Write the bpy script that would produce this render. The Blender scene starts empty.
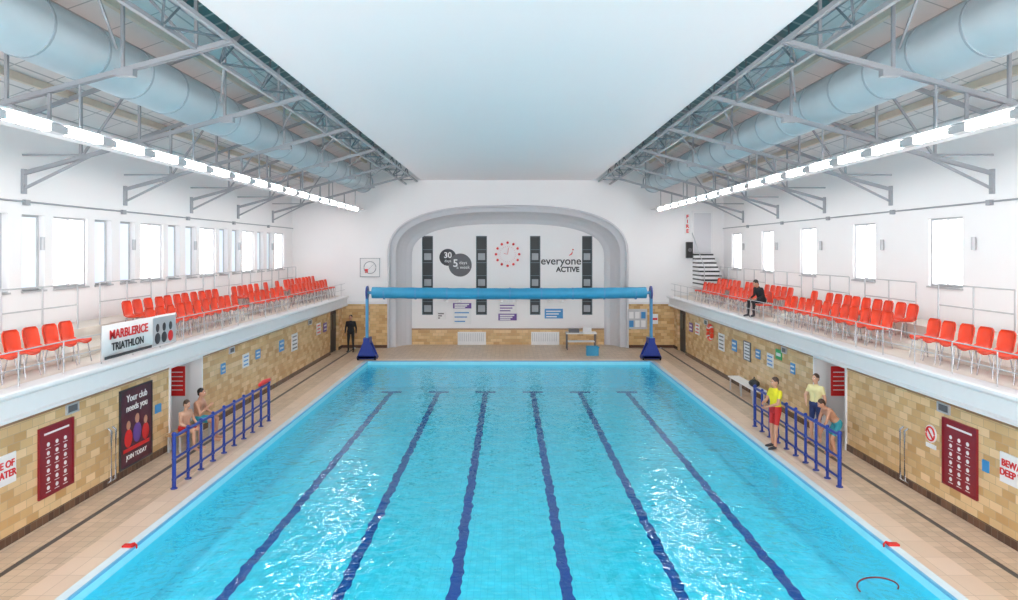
import bpy, math, random
from mathutils import Vector, Matrix
random.seed(5)
S = bpy.context.scene
S.view_settings.view_transform = 'Standard'
S.view_settings.look = 'None'
S.view_settings.exposure = 0.8
PI = math.pi

# ------------------------------------------------------------------ materials
def mat(name, col, rough=0.5, metal=0.0, var=0.06, scale=6.0, emis=None, es=0.0, spec=0.5):
    m = bpy.data.materials.new(name); m.use_nodes = True
    nt = m.node_tree; b = nt.nodes['Principled BSDF']
    b.inputs['Roughness'].default_value = rough
    b.inputs['Metallic'].default_value = metal
    b.inputs['Specular IOR Level'].default_value = spec
    g = nt.nodes.new('ShaderNodeNewGeometry')
    n = nt.nodes.new('ShaderNodeTexNoise'); n.inputs['Scale'].default_value = scale; n.inputs['Detail'].default_value = 3
    nt.links.new(g.outputs['Position'], n.inputs['Vector'])
    mx = nt.nodes.new('ShaderNodeMix'); mx.data_type = 'RGBA'
    mx.inputs[6].default_value = (*[c*(1-var) for c in col], 1)
    mx.inputs[7].default_value = (*[min(1, c*(1+var)) for c in col], 1)
    nt.links.new(n.outputs['Fac'], mx.inputs[0])
    nt.links.new(mx.outputs[2], b.inputs['Base Color'])
    if emis:
        b.inputs['Emission Color'].default_value = (*emis, 1)
        b.inputs['Emission Strength'].default_value = es
    return m

def tilemat(name, c1, c2, mortar, axes, bw, bh, ms=0.006, rough=0.25, offset=0.5, noise=0.12, bias=0.0, nscale=2.0):
    m = bpy.data.materials.new(name); m.use_nodes = True
    nt = m.node_tree; b = nt.nodes['Principled BSDF']; b.inputs['Roughness'].default_value = rough
    g = nt.nodes.new('ShaderNodeNewGeometry')
    sp = nt.nodes.new('ShaderNodeSeparateXYZ'); cb = nt.nodes.new('ShaderNodeCombineXYZ')
    nt.links.new(g.outputs['Position'], sp.inputs[0])
    nt.links.new(sp.outputs[axes[0]], cb.inputs[0]); nt.links.new(sp.outputs[axes[1]], cb.inputs[1])
    br = nt.nodes.new('ShaderNodeTexBrick'); br.offset = offset
    br.inputs['Scale'].default_value = 1.0
    br.inputs['Brick Width'].default_value = bw; br.inputs['Row Height'].default_value = bh
    br.inputs['Mortar Size'].default_value = ms; br.inputs['Mortar Smooth'].default_value = 0.3
    br.inputs['Bias'].default_value = bias
    br.inputs['Color1'].default_value = (*c1, 1); br.inputs['Color2'].default_value = (*c2, 1)
    br.inputs['Mortar'].default_value = (*mortar, 1)
    nt.links.new(cb.outputs[0], br.inputs['Vector'])
    n = nt.nodes.new('ShaderNodeTexNoise'); n.inputs['Scale'].default_value = nscale; n.inputs['Detail'].default_value = 4
    nt.links.new(g.outputs['Position'], n.inputs['Vector'])
    mp = nt.nodes.new('ShaderNodeMapRange'); mp.inputs[3].default_value = 1-noise; mp.inputs[4].default_value = 1+noise
    nt.links.new(n.outputs['Fac'], mp.inputs[0])
    mx = nt.nodes.new('ShaderNodeVectorMath'); mx.operation = 'SCALE'
    nt.links.new(br.outputs['Color'], mx.inputs[0]); nt.links.new(mp.outputs[0], mx.inputs['Scale'])
    nt.links.new(mx.outputs[0], b.inputs['Base Color'])
    return m

def emat(name, col, s):
    m = bpy.data.materials.new(name); m.use_nodes = True
    nt = m.node_tree; nt.nodes.clear()
    o = nt.nodes.new('ShaderNodeOutputMaterial'); e = nt.nodes.new('ShaderNodeEmission')
    e.inputs[0].default_value = (*col, 1); e.inputs[1].default_value = s
    nt.links.new(e.outputs[0], o.inputs[0]); return m

M_wall = mat('white_paint', (0.89, 0.88, 0.885), 0.6, var=0.015, scale=0.7)
M_ceil = mat('ceiling_paint', (0.93, 0.88, 0.89), 0.7, var=0.015, scale=0.3)
M_trimw = mat('white_trim', (0.84, 0.84, 0.85), 0.4, var=0.02)
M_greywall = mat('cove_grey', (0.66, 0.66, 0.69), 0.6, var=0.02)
M_tileX = tilemat('wall_tile_side', (0.57, 0.345, 0.14), (0.82, 0.59, 0.33), (0.52, 0.38, 0.22), (1, 2), 0.30, 0.15)
M_tileY = tilemat('wall_tile_end', (0.56, 0.33, 0.13), (0.80, 0.57, 0.29), (0.48, 0.35, 0.20), (0, 2), 0.30, 0.15)
M_dark_tile = tilemat('skirting_tile', (0.07, 0.035, 0.025), (0.14, 0.07, 0.04), (0.17, 0.12, 0.08), (1, 2), 0.15, 0.15)
M_band = mat('brown_band', (0.32, 0.17, 0.08), 0.3)
M_deck = tilemat('deck_tile', (0.55, 0.41, 0.29), (0.65, 0.50, 0.37), (0.38, 0.29, 0.21), (0, 1), 0.2, 0.2, 0.006, 0.35, 0.0)
M_cope = tilemat('coping_stone', (0.72, 0.55, 0.42), (0.78, 0.61, 0.48), (0.55, 0.41, 0.31), (0, 1), 0.6, 0.6, 0.006, 0.35, 0.0, 0.05)
M_edge = mat('pool_edge_tile', (0.72, 0.85, 0.93), 0.25)
M_edgeblue = mat('pool_edge_blue_line', (0.12, 0.45, 0.72), 0.3)
M_drain = mat('drain_grate', (0.09, 0.08, 0.075), 0.5)
M_poolf = tilemat('pool_floor_mosaic_ripple_light', (0.23, 0.76, 0.89), (0.31, 0.83, 0.95), (0.20, 0.69, 0.84), (0, 1), 0.12, 0.12, 0.006, 0.4, 0.0, 0.25, 0.0, 3.0)  # mosaic colour mottled in lighter patches to stand in for rippled light
M_poolw = mat('pool_wall_tile', (0.30, 0.80, 0.95), 0.3)
M_lane = mat('lane_tile_blue', (0.006, 0.035, 0.30), 0.4)
M_steel = mat('steel_paint', (0.35, 0.37, 0.40), 0.45, 0.1)
M_steel_d = mat('steel_dark', (0.12, 0.17, 0.20), 0.45, 0.1)
M_duct = mat('duct_metal', (0.64, 0.72, 0.76), 0.5, 0.15, var=0.10, scale=1.2, spec=0.4)
M_ductring = mat('duct_ring', (0.42, 0.49, 0.54), 0.5, 0.1)
M_roof = tilemat('roof_lining', (0.80, 0.78, 0.77), (0.84, 0.82, 0.81), (0.46, 0.47, 0.48), (1, 0), 1.2, 0.6, 0.02, 0.6, 0.0, 0.05)
M_glaze = tilemat('roof_glazing', (0.05, 0.16, 0.17), (0.08, 0.21, 0.22), (0.30, 0.42, 0.43), (1, 0), 0.5, 2.4, 0.05, 0.3, 0.0, 0.1)
M_purlin = mat('purlin_cream', (0.76, 0.67, 0.56), 0.6)
M_galfloor = mat('gallery_floor', (0.72, 0.66, 0.59), 0.6)
M_orange = mat('orange_plastic', (0.80, 0.055, 0.012), 0.35)
M_chrome = mat('chrome', (0.5, 0.5, 0.52), 0.25, 0.8)
M_rail = mat('rail_grey', (0.52, 0.53, 0.55), 0.35, 0.2)
M_blue = mat('railing_blue', (0.010, 0.04, 0.29), 0.35)
M_cover = mat('pool_cover_blue', (0.035, 0.32, 0.55), 0.45, var=0.12, scale=3)
M_lblue = mat('pole_blue', (0.07, 0.30, 0.55), 0.4)
M_red = mat('sign_red', (0.24, 0.010, 0.020), 0.4)
M_brightred = mat('bright_red', (0.68, 0.018, 0.018), 0.4)
M_white = mat('sign_white', (0.83, 0.83, 0.83), 0.4)
M_black = mat('black', (0.010, 0.010, 0.012), 0.5)
M_char = mat('charcoal', (0.035, 0.035, 0.04), 0.5)
M_grey = mat('mid_grey', (0.11, 0.11, 0.12), 0.5)
M_purple = mat('sign_purple', (0.14, 0.06, 0.30), 0.4)
M_signblue = mat('sign_blue', (0.05, 0.28, 0.60), 0.4)
M_green = mat('sign_green', (0.02, 0.38, 0.12), 0.4)
M_wood = mat('bench_wood', (0.45, 0.28, 0.14), 0.5, var=0.2, scale=10)
M_darkglass = mat('dark_glass', (0.03, 0.038, 0.042), 0.35, spec=0.3)
M_frost_glow = mat('frosted_glass_daylight_glow', (0.65, 0.74, 0.82), 0.3, emis=(0.80, 0.90, 1.0), es=0.26)  # pale blue panes; added emission stands in for daylight through the glass
M_tube = emat('fluorescent_glow', (1.0, 0.975, 0.95), 23.0)
M_gold = mat('yellow_shirt', (0.74, 0.68, 0.02), 0.7)
M_poster_dark = mat('poster_art', (0.08, 0.015, 0.028), 0.4, var=0.9, scale=4)

def facing_fresnel(nt, normal=None, f0=0.02):
    lw = nt.nodes.new('ShaderNodeLayerWeight'); lw.inputs[0].default_value = 0.5
    if normal: nt.links.new(normal, lw.inputs['Normal'])
    p = nt.nodes.new('ShaderNodeMath'); p.operation = 'POWER'; p.inputs[1].default_value = 5.0
    nt.links.new(lw.outputs['Facing'], p.inputs[0])
    a = nt.nodes.new('ShaderNodeMath'); a.operation = 'MULTIPLY_ADD'; a.inputs[1].default_value = 1-f0; a.inputs[2].default_value = f0
    nt.links.new(p.outputs[0], a.inputs[0]); return a.outputs[0]

def glassmat():
    m = bpy.data.materials.new('window_glass'); m.use_nodes = True
    nt = m.node_tree; nt.nodes.clear()
    o = nt.nodes.new('ShaderNodeOutputMaterial'); t = nt.nodes.new('ShaderNodeBsdfTransparent')
    g = nt.nodes.new('ShaderNodeBsdfGlossy'); g.inputs['Roughness'].default_value = 0.03
    mx = nt.nodes.new('ShaderNodeMixShader')
    nt.links.new(facing_fresnel(nt), mx.inputs[0]); nt.links.new(t.outputs[0], mx.inputs[1]); nt.links.new(g.outputs[0], mx.inputs[2])
    nt.links.new(mx.outputs[0], o.inputs[0]); return m
M_glass = glassmat()

def watermat():
    m = bpy.data.materials.new('pool_water_surface'); m.use_nodes = True
    nt = m.node_tree; nt.nodes.clear()
    o = nt.nodes.new('ShaderNodeOutputMaterial'); t = nt.nodes.new('ShaderNodeBsdfTransparent')
    t.inputs[0].default_value = (0.35, 0.935, 0.995, 1)
    g = nt.nodes.new('ShaderNodeBsdfGlossy'); g.inputs['Roughness'].default_value = 0.02
    geo = nt.nodes.new('ShaderNodeNewGeometry')
    n1 = nt.nodes.new('ShaderNodeTexNoise'); n1.inputs['Scale'].default_value = 1.1; n1.inputs['Detail'].default_value = 2; n1.inputs['Distortion'].default_value = 0.8
    n2 = nt.nodes.new('ShaderNodeTexNoise'); n2.inputs['Scale'].default_value = 3.2; n2.inputs['Detail'].default_value = 1; n2.inputs['Distortion'].default_value = 1.5
    nt.links.new(geo.outputs['Position'], n1.inputs['Vector']); nt.links.new(geo.outputs['Position'], n2.inputs['Vector'])
    b1 = nt.nodes.new('ShaderNodeBump'); b1.inputs['Strength'].default_value = 0.6; b1.inputs['Distance'].default_value = 0.06
    b2 = nt.nodes.new('ShaderNodeBump'); b2.inputs['Strength'].default_value = 0.6; b2.inputs['Distance'].default_value = 0.035
    nt.links.new(n1.outputs['Fac'], b1.inputs['Height']); nt.links.new(n2.outputs['Fac'], b2.inputs['Height'])
    nt.links.new(b1.outputs[0], b2.inputs['Normal'])
    nt.links.new(b2.outputs[0], g.inputs['Normal'])
    mx = nt.nodes.new('ShaderNodeMixShader')
    nt.links.new(facing_fresnel(nt, b2.outputs[0], 0.07), mx.inputs[0]); nt.links.new(t.outputs[0], mx.inputs[1]); nt.links.new(g.outputs[0], mx.inputs[2])
    nt.links.new(mx.outputs[0], o.inputs[0]); return m
M_water = watermat()

# ------------------------------------------------------------------ mesh builder
class MB:
    def __init__(s): s.v = []; s.f = []; s.m = []; s.s = []
    def add(s, vs, fs, m=0, sm=False):
        o = len(s.v); s.v += [tuple(v) for v in vs]
        for f in fs: s.f.append([i+o for i in f]); s.m.append(m); s.s.append(sm)
    def box(s, x0, x1, y0, y1, z0, z1, m=0):
        if x0 > x1: x0, x1 = x1, x0
        if y0 > y1: y0, y1 = y1, y0
        if z0 > z1: z0, z1 = z1, z0
        s.add([(x0,y0,z0),(x1,y0,z0),(x1,y1,z0),(x0,y1,z0),(x0,y0,z1),(x1,y0,z1),(x1,y1,z1),(x0,y1,z1)],
              [(0,3,2,1),(4,5,6,7),(0,1,5,4),(1,2,6,5),(2,3,7,6),(3,0,4,7)], m)
    def beam(s, a, b, w, h=None, m=0):
        a = Vector(a); b = Vector(b); h = h or w
        d = (b-a).normalized(); up = Vector((0,0,1)) if abs(d.z) < 0.95 else Vector((0,1,0))
        r = d.cross(up).normalized(); u = r.cross(d)
        q = []
        for p in (a, b):
            for i, j in ((-1,-1),(1,-1),(1,1),(-1,1)): q.append(p + r*i*w/2 + u*j*h/2)
        s.add(q, [(0,1,2,3),(7,6,5,4),(0,4,5,1),(1,5,6,2),(2,6,7,3),(3,7,4,0)], m)
    def tube(s, pts, r, seg=8, m=0, sm=True):
        pts = [Vector(p) for p in pts]; n = len(pts)
        rs = r if isinstance(r, (list, tuple)) else [r]*n
        vs = []; fs = []
        d0 = (pts[1]-pts[0]).normalized()
        ref = Vector((0,0,1)) if abs(d0.z) < 0.9 else Vector((1,0,0))
        for i, p in enumerate(pts):
            d = (pts[min(i+1,n-1)] - pts[max(i-1,0)]).normalized()
            x = d.cross(ref); 
            if x.length < 1e-4: x = d.cross(Vector((0,1,0)))
            x.normalize(); y = d.cross(x)
            for k in range(seg):
                a = 2*PI*k/seg; vs.append(p + (x*math.cos(a)+y*math.sin(a))*rs[i])
        for i in range(n-1):
            for k in range(seg):
                k2 = (k+1) % seg
                fs.append((i*seg+k, (i+1)*seg+k, (i+1)*seg+k2, i*seg+k2))
        s.add(vs, fs, m, sm)
        s.add(vs[:seg], [tuple(range(seg))], m); s.add(vs[-seg:], [tuple(reversed(range(seg)))], m)
    def sph(s, c, r, m=0, seg=12, rings=8, rot=None):
        r = r if isinstance(r, (list, tuple)) else (r, r, r); c = Vector(c); vs = []; fs = []
        def P(v):
            v = Vector(v); v = rot @ v if rot else v
            return c + v
        vs.append(P((0,0,r[2])))
        for i in range(1, rings):
            t = PI*i/rings
            for k in range(seg):
                a = 2*PI*k/seg
                vs.append(P((r[0]*math.sin(t)*math.cos(a), r[1]*math.sin(t)*math.sin(a), r[2]*math.cos(t))))
        vs.append(P((0,0,-r[2]))); L = len(vs)-1
        for k in range(seg):
            k2 = (k+1) % seg
            fs.append((0, 1+k, 1+k2)); fs.append((L, 1+(rings-2)*seg+k2, 1+(rings-2)*seg+k))
            for i in range(rings-2):
                fs.append((1+i*seg+k, 1+(i+1)*seg+k, 1+(i+1)*seg+k2, 1+i*seg+k2))
        s.add(vs, fs, m, True)
    def disc(s, c, n, r, t=0.02, m=0, seg=28):
        c = Vector(c); n = Vector(n).normalized()
        s.tube([c, c+n*t], r, seg, m, False)
    def ring(s, c, n, R, r, m=0, seg=28, a0=0, a1=2*PI):
        c = Vector(c); n = Vector(n).normalized(); x = n.orthogonal().normalized(); y = n.cross(x)
        s.tube([c + (x*math.cos(a0+(a1-a0)*i/seg) + y*math.sin(a0+(a1-a0)*i/seg))*R for i in range(seg+1)], r, 8, m)
    def obj(s, name, mats, parent=None):
        me = bpy.data.meshes.new(name); me.from_pydata(s.v, [], s.f)
        for m in mats: me.materials.append(m)
        me.polygons.foreach_set('material_index', s.m); me.polygons.foreach_set('use_smooth', s.s)
        me.update(); o = bpy.data.objects.new(name, me); S.collection.objects.link(o)
        if parent: o.parent = parent
        return o

def empty(name, loc=(0,0,0)):
    e = bpy.data.objects.new(name, None); e.location = loc; e.empty_display_size = 0.2
    S.collection.objects.link(e); return e

def text(body, loc, rot, size, m, parent=None, name='lettering', align='CENTER', bold=0.0):
    c = bpy.data.curves.new(name, 'FONT'); c.body = body; c.size = size
    c.align_x = align; c.align_y = 'CENTER'; c.extrude = 0.004; c.offset = bold
    c.materials.append(m)
    o = bpy.data.objects.new(name, c); o.location = loc; o.rotation_euler = rot
    S.collection.objects.link(o)
    if parent: o.parent = parent
    return o

H = 4.9
PL, PR, PN, PF = -6.12, 6.22, 3.0, 29.7
WX = 8.3; UX = 10.8; YN = -3.0; YB = 34.0; YI = 35.2

# ------------------------------------------------------------------ floor / pool
fl = MB()
for sgn, e in ((-1, PL), (1, PR)):
    fl.box(e+sgn*0.78, sgn*7.6, YN, YB, -0.3, 0, 0)
    fl.box(sgn*7.6, sgn*7.72, YN, YB, -0.3, -0.012, 1)
    fl.box(sgn*7.72, sgn*WX, YN, YB, -0.3, 0, 0)
    fl.box(sgn*WX, sgn*9.9, YN, YB, -0.3, 0, 0)
fl.box(PL-0.78, PR+0.78, PF+0.78, YI+0.2, -0.3, 0, 0)
fl.box(PL-0.78, PR+0.78, YN, PN-0.7, -0.3, 0, 0)
fl.obj('floor', [M_deck, M_drain])

pool = MB()
D = -1.08
pool.box(PL, PR, PN, PF, D-0.1, D, 0)
pool.box(PL-0.18, PL, PN, PF, D, 0.0, 1); pool.box(PR, PR+0.18, PN, PF, D, 0.0, 1)
pool.box(PL-0.18, PR+0.18, PF, PF+0.18, D, 0.0, 1); pool.box(PL-0.18, PR+0.18, PN-0.18, PN, D, 0.0, 1)
for z0, z1, a, b, m in ((0.0, 0.03, 0.0, 0.05, 5), (0.0, 0.03, 0.05, 0.2, 2), (-0.3, 0.012, 0.2, 0.78, 3)):
    pool.box(PL-b, PL-a, PN-b, PF+b, z0, z1, m); pool.box(PR+a, PR+b, PN-b, PF+b, z0, z1, m)
    pool.box(PL-a, PR+a, PF+a, PF+b, z0, z1, m); pool.box(PL-a, PR+a, PN-b, PN-a, z0, z1, m)
def lane(xc):
    vs = []; fs = []; n = 420; y0 = PN+1.0; y1 = PF-1.3
    for i in range(n+1):
        y = y0+(y1-y0)*i/n
        w = 0.105*(1+0.07*math.sin(y*9.3+xc)+0.05*math.sin(y*15.7+xc*2))
        dx = 0.012*math.sin(y*3.9+xc*3)+0.012*math.sin(y*8.1+xc)+0.010*math.sin(y*17+xc*5)
        vs += [(xc+dx-w, y, D+0.004), (xc+dx+w, y, D+0.004)]
    for i in range(n): fs.append((2*i, 2*i+1, 2*i+3, 2*i+2))
    pool.add(vs, fs, 4)
    pool.box(xc-0.42, xc+0.42, y1, y1+0.3, D, D+0.005, 4)
for k in (-5, -3, -1, 1, 3, 5): lane(0.05+k*0.99)
pool.obj('swimming_pool', [M_poolf, M_poolw, M_edge, M_cope, M_lane, M_edgeblue])
w = MB(); w.add([(PL,PN,-0.13),(PR,PN,-0.13),(PR,PF,-0.13),(PL,PF,-0.13)], [(0,1,2,3)]); w.obj('pool_water', [M_water])

# ------------------------------------------------------------------ side walls
DY0, DY1 = 16.6, 18.4
ybreaks = [(YN, DY0), (DY1, 31.7), (33.2, YB)]
wide = [(y, y+1.3) for y in [0.8+3.83*i for i in range(0, 9)]]
narrow = []
for y, _ in wide: narrow += [(y+1.62, y+2.37), (y+2.78, y+3.53)]
for sgn, side in ((-1, 'left'), (1, 'right')):
    X = lambda a: sgn*a
    lw = MB()
    for a, b in ybreaks:
        lw.box(X(WX), X(WX+0.3), a, b, 0.0, 2.3, 0)
    lw.box(X(WX), X(WX+0.3), DY0, DY1, 2.06, 2.3, 0); lw.box(X(WX), X(WX+0.3), 31.7, 33.2, 2.06, 2.3, 0)
    lw.obj('wall_%s_lower' % side, [M_tileX])
    sk = MB()
    for a, b in ybreaks: sk.box(X(WX-0.02), X(WX), a, b, 0.0, 0.16, 0)
    sk.obj('baseboard_%s' % side, [M_dark_tile])
    bd = MB()
    for a, b in ybreaks: bd.box(X(WX-0.012), X(WX), a, b, 1.98, 2.05, 0)
    bd.obj('trim_%s_band' % side, [M_band])
    dr = MB()
    dr.box(X(WX+0.3), X(9.85), DY0-0.1, DY0, 0, 2.3, 0); dr.box(X(WX+0.3), X(9.85), DY1, DY1+0.1, 0, 2.3, 0)
    dr.box(X(9.85), X(9.95), DY0-0.1, DY1+0.1, 0, 2.3, 0)
    dr.box(X(WX-0.03), X(WX+0.3), DY1-0.07, DY1, 0, 2.06, 0); dr.box(X(WX-0.03), X(WX+0.3), DY0, DY0+0.07, 0, 2.06, 0)
    dr.box(X(WX-0.03), X(WX+0.3), DY0+0.07, DY1-0.07, 1.99, 2.06, 0)
    dr.obj('door_frame', [M_trimw])
    ds = MB(); ds.box(X(8.75), X(9.15), DY1-0.03, DY1-0.002, 0.95, 1.75, 0)
    for k in range(5): ds.box(X(8.8), X(9.1), DY1-0.035, DY1-0.03, 1.1+0.12*k, 1.125+0.12*k, 1)
    ds.obj('safety_notice', [M_brightred, M_white])
    fd = MB(); fd.box(X(WX+0.12), X(WX+0.17), 31.7, 33.2, 0, 2.06, 0); fd.box(X(WX+0.10), X(WX+0.12), 31.8, 32.35, 1.1, 1.8, 1); fd.box(X(WX+0.10), X(WX+0.12), 32.5, 33.1, 1.1, 1.8, 1)
    fd.obj('door_2' if sgn < 0 else 'door_3', [M_char, M_darkglass])
    ops = sorted([(a, b, 'w') for a, b in wide] + ([(a, b, 'n') for a, b in narrow if b < YB-0.3] if sgn < 0 else []))
    uw = MB(); zb, zt = 3.98, 5.70
    uw.box(X(UX), X(UX+0.35), YN, YB, 2.3, zb, 0); uw.box(X(UX), X(UX+0.35), YN, YB, zt, 8.05, 0)
    prev = YN
    for a, b, t in ops:
        uw.box(X(UX), X(UX+0.35), prev, a, zb, zt, 0); prev = b
    uw.box(X(UX), X(UX+0.35), prev, YB, zb, zt, 0)
    uw.obj('wall_%s' % side, [M_wall])
    for i, (a, b, t) in enumerate(ops):
        wn = MB(); zt2 = zt
        fx0, fx1 = (UX+0.06, UX+0.12) if t == 'w' else (UX+0.14, UX+0.2)
        for q in ((a, a+0.05, zb, zt2), (b-0.05, b, zb, zt2), (a+0.05, b-0.05, zb, zb+0.05), (a+0.05, b-0.05, zt2-0.05, zt2)):
            wn.box(X(fx0), X(fx1), q[0], q[1], q[2], q[3], 0)
        if t == 'w': wn.box(X(fx0), X(fx1), (a+b)/2-0.015, (a+b)/2+0.015, zb+0.05, zt2-0.05, 0)
        xg = X(fx0+0.03)
        wn.add([(xg,a+.05,zb+.05),(xg,b-.05,zb+.05),(xg,b-.05,zt2-.05),(xg,a+.05,zt2-.05)], [(0,1,2,3)], 1)
        wn.box(X(UX-0.05), X(fx0), a-0.02, b+0.02, zb-0.04, zb-0.0, 0)
        wn.obj('window_%d' % (i+1 + (0 if sgn < 0 else 50)), [M_rail, M_glass if t == 'w' else M_frost_glow])
    cd = MB(); cd.tube([(X(UX-0.03), YN, 5.98), (X(UX-0.03), YB, 5.98)], 0.022, 6, 0)
    for k in range(9): cd.box(X(UX-0.08), X(UX), 3.6+3.83*k, 3.75+3.83*k, 5.9, 6.02, 1)
    cd.obj('wall_conduit', [M_steel, M_steel])
    fx = MB()
    for k in range(7): fx.tube([(X(UX-0.06), 8.0+3.83*k, 4.9), (X(UX-0.06), 8.0+3.83*k, 5.2)], 0.05, 8, 0)
    fx.obj('wall_sensors', [M_rail])
    ga = MB()
    ga.box(X(8.3), X(9.05), YN, YB, 2.3, 2.62, 1); ga.box(X(9.05), X(9.8), YN, YB, 2.3, 2.78, 1); ga.box(X(9.8), X(UX), YN, YB, 2.3, 3.1, 1)
    ga.obj('gallery_floor', [M_trimw, M_galfloor])
    ga = MB()
    pr = [(8.30,2.12),(8.0,2.12),(7.985,2.17),(8.03,2.2),(8.03,2.48),(7.96,2.51),(7.92,2.55),(7.92,2.60),(7.95,2.62),(8.30,2.62)]
    vs = [(X(a), YN, z) for a, z in pr]+[(X(a), YB-.15, z) for a, z in pr]; npr = len(pr)
    ga.add(vs, [(i, (i+1) % npr, npr+(i+1) % npr, npr+i) for i in range(npr)]+[tuple(range(npr)), tuple(range(npr, 2*npr))], 0)
    ga.obj('trim_%s_gallery_fascia' % side, [M_trimw])
    fr = MB()
    for z in (2.92, 3.22): fr.tube([(X(8.15), 4, z), (X(8.15), YB-.1, z)], 0.012, 6)
    y = 4.4
    while y < YB: fr.tube([(X(8.15), y, 2.62), (X(8.15), y, 3.22)], 0.012, 6); y += 1.15
    fr.obj('gallery_front_rail', [M_rail])
    br = MB(); y = 6.8
    while y < YB-2:
        a, b = y, y+2.35
        for z in (3.65, 4.12): br.tube([(X(9.86), a, z), (X(9.86), b, z)], 0.016, 6)
        for yy in (a, (a+b)/2, b): br.tube([(X(9.86), yy, 3.1), (X(9.86), yy, 4.12)], 0.018, 6)
        y += 3.2
    br.obj('gallery_back_rail', [M_rail])
    ch = MB()
    def chair(x, y, z):
        o = sgn
        for dx, dy in ((-0.17,-0.18),(-0.17,0.18),(0.17,-0.18),(0.17,0.18)):
            ch.tube([(x+dx*1.15, y+dy*1.1, z), (x+dx*0.8, y+dy*0.9, z+0.42)], 0.012, 5, 1)
        prof = [(-0.22,0.42,0.16),(-0.19,0.45,0.20),(-0.05,0.43,0.215),(0.10,0.43,0.215),(0.17,0.47,0.21),(0.20,0.56,0.205),(0.225,0.68,0.215),(0.245,0.79,0.20),(0.25,0.84,0.15)]
        vs = []; fs = []
        for off in (0, 0.022):
            for (d, h, hw) in prof:
                for j in range(5):
                    u = -1+0.5*j
                    curl = 0.035*u*u
                    dd, hh = (d, h+curl) if h < 0.5 else (d-curl, h)
                    if off: 
                        if h < 0.5: hh -= off
                        else: dd += off
                    vs.append((x+o*dd, y+u*hw, z+hh))
        n = len(prof)
        for L in (0, 1):
            b0 = L*n*5
            for i in range(n-1):
                for j in range(4):
                    q = (b0+i*5+j, b0+i*5+j+1, b0+(i+1)*5+j+1, b0+(i+1)*5+j)
                    fs.append(q if L else q[::-1])
        for i in range(n-1):
            fs.append((i*5, (i+1)*5, n*5+(i+1)*5, n*5+i*5)); fs.append((i*5+4, n*5+i*5+4, n*5+(i+1)*5+4, (i+1)*5+4))
        for j in range(4):
            fs.append((j, n*5+j, n*5+j+1, j+1)); e = (n-1)*5; fs.append((e+j, e+j+1, n*5+e+j+1, n*5+e+j))
        ch.add(vs, fs, 0, True)
    groups = [(8.0, 14.3, 1), (15.9, 21.8, 2), (22.9, 27.3, 2), (28.1, 31.2, 2)] if sgn > 0 else [(8.0, 14.2, 1), (16.9, 22.4, 2), (23.6, 27.2, 2), (28.0, 33.6, 2)]
    for a, b, nr in groups:
        for row, (xx, zz) in enumerate(((8.72, 2.62), (9.4, 2.78))[:nr]):
            y = a + 0.2*row
            while y < b:
                if not (sgn > 0 and row == 0 and abs(y-23.3) < 0.6) and not (row == 1 and random.random() < 0.12):
                    chair(X(xx)+random.uniform(-.02,.02), y, zz)
                y += 0.52
    ch.obj('spectator_chairs', [M_orange, M_chrome])

# ------------------------------------------------------------------ back wall with arch
A0, ZT0, ZS = 5.93, 7.05, 4.5
def arch(a, zt, n=40, ex=2.7):
    pts = [(-a, 0.0), (-a, ZS*0.5), (-a, ZS)]
    for i in range(1, n):
        t = PI*(1-i/n); c, s_ = math.cos(t), math.sin(t)
        x = a*math.copysign(abs(c)**(2/ex), c); z = ZS+(zt-ZS)*(abs(s_)**(2/ex))
        pts.append((x, z))
    pts += [(a, ZS), (a, ZS*0.5), (a, 0.0)]
    return pts
bw = MB()
bw.box(-UX-0.35, -A0, YB, YB+0.3, 0, ZS); bw.box(A0, UX+0.35, YB, YB+0.3, 0, ZS)
bw.box(-UX-0.35, -A0, YB, YB+0.3, ZS, 10.4); bw.box(A0, UX+0.35, YB, YB+0.3, ZS, 10.4)
p = arch(A0, ZT0)
vs = []; fs = []
for (x, z) in p[2:-2]: vs += [(x, YB, z), (x, YB, 10.4)]
for i in range(len(vs)//2-1): fs.append((2*i, 2*i+2, 2*i+3, 2*i+1))
bw.add(vs, fs)
bw.obj('wall_back', [M_wall])
prof = [(5.93,7.05,34.0),(5.93,7.05,34.1),(5.80,6.95,34.14),(5.66,6.83,34.18),(5.62,6.80,34.3),(5.58,6.77,34.5),(5.45,6.66,34.75),(5.25,6.48,35.0),(5.08,6.34,35.1),(4.98,6.25,35.2)]
cv = MB(); rows = [[(x, y, z) for x, z in arch(a, zt)] for a, zt, y in prof]; n = len(rows[0])
vs = [v for r in rows for v in r]
cv.add(vs, [(i*n+j, i*n+j+1, (i+1)*n+j+1, (i+1)*n+j) for i in range(len(rows)-1) for j in range(n-1)], 0, False)
lip = [(x*1.008, YB-0.05, z+0.03 if z > 0 else 0) for x, z in arch(A0, ZT0)]
cv.tube(lip, 0.07, 6, 0)
cv.obj('trim_arch_cove', [M_greywall])
nw = MB()
NW = [(-4.46,-3.89),(-1.66,-1.09),(1.14,1.68),(3.84,4.38)]; nz0, nz1 = 1.53, 5.63
nw.box(-5.3, 5.3, YI, YI+0.3, 0, nz0); nw.box(-5.3, 5.3, YI, YI+0.3, nz1, 6.5)
pv = -5.3
for a, b in NW: nw.box(pv, a, YI, YI+0.3, nz0, nz1); pv = b
nw.box(pv, 5.3, YI, YI+0.3, nz0, nz1)
nw.obj('wall_alcove', [M_wall])
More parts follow.
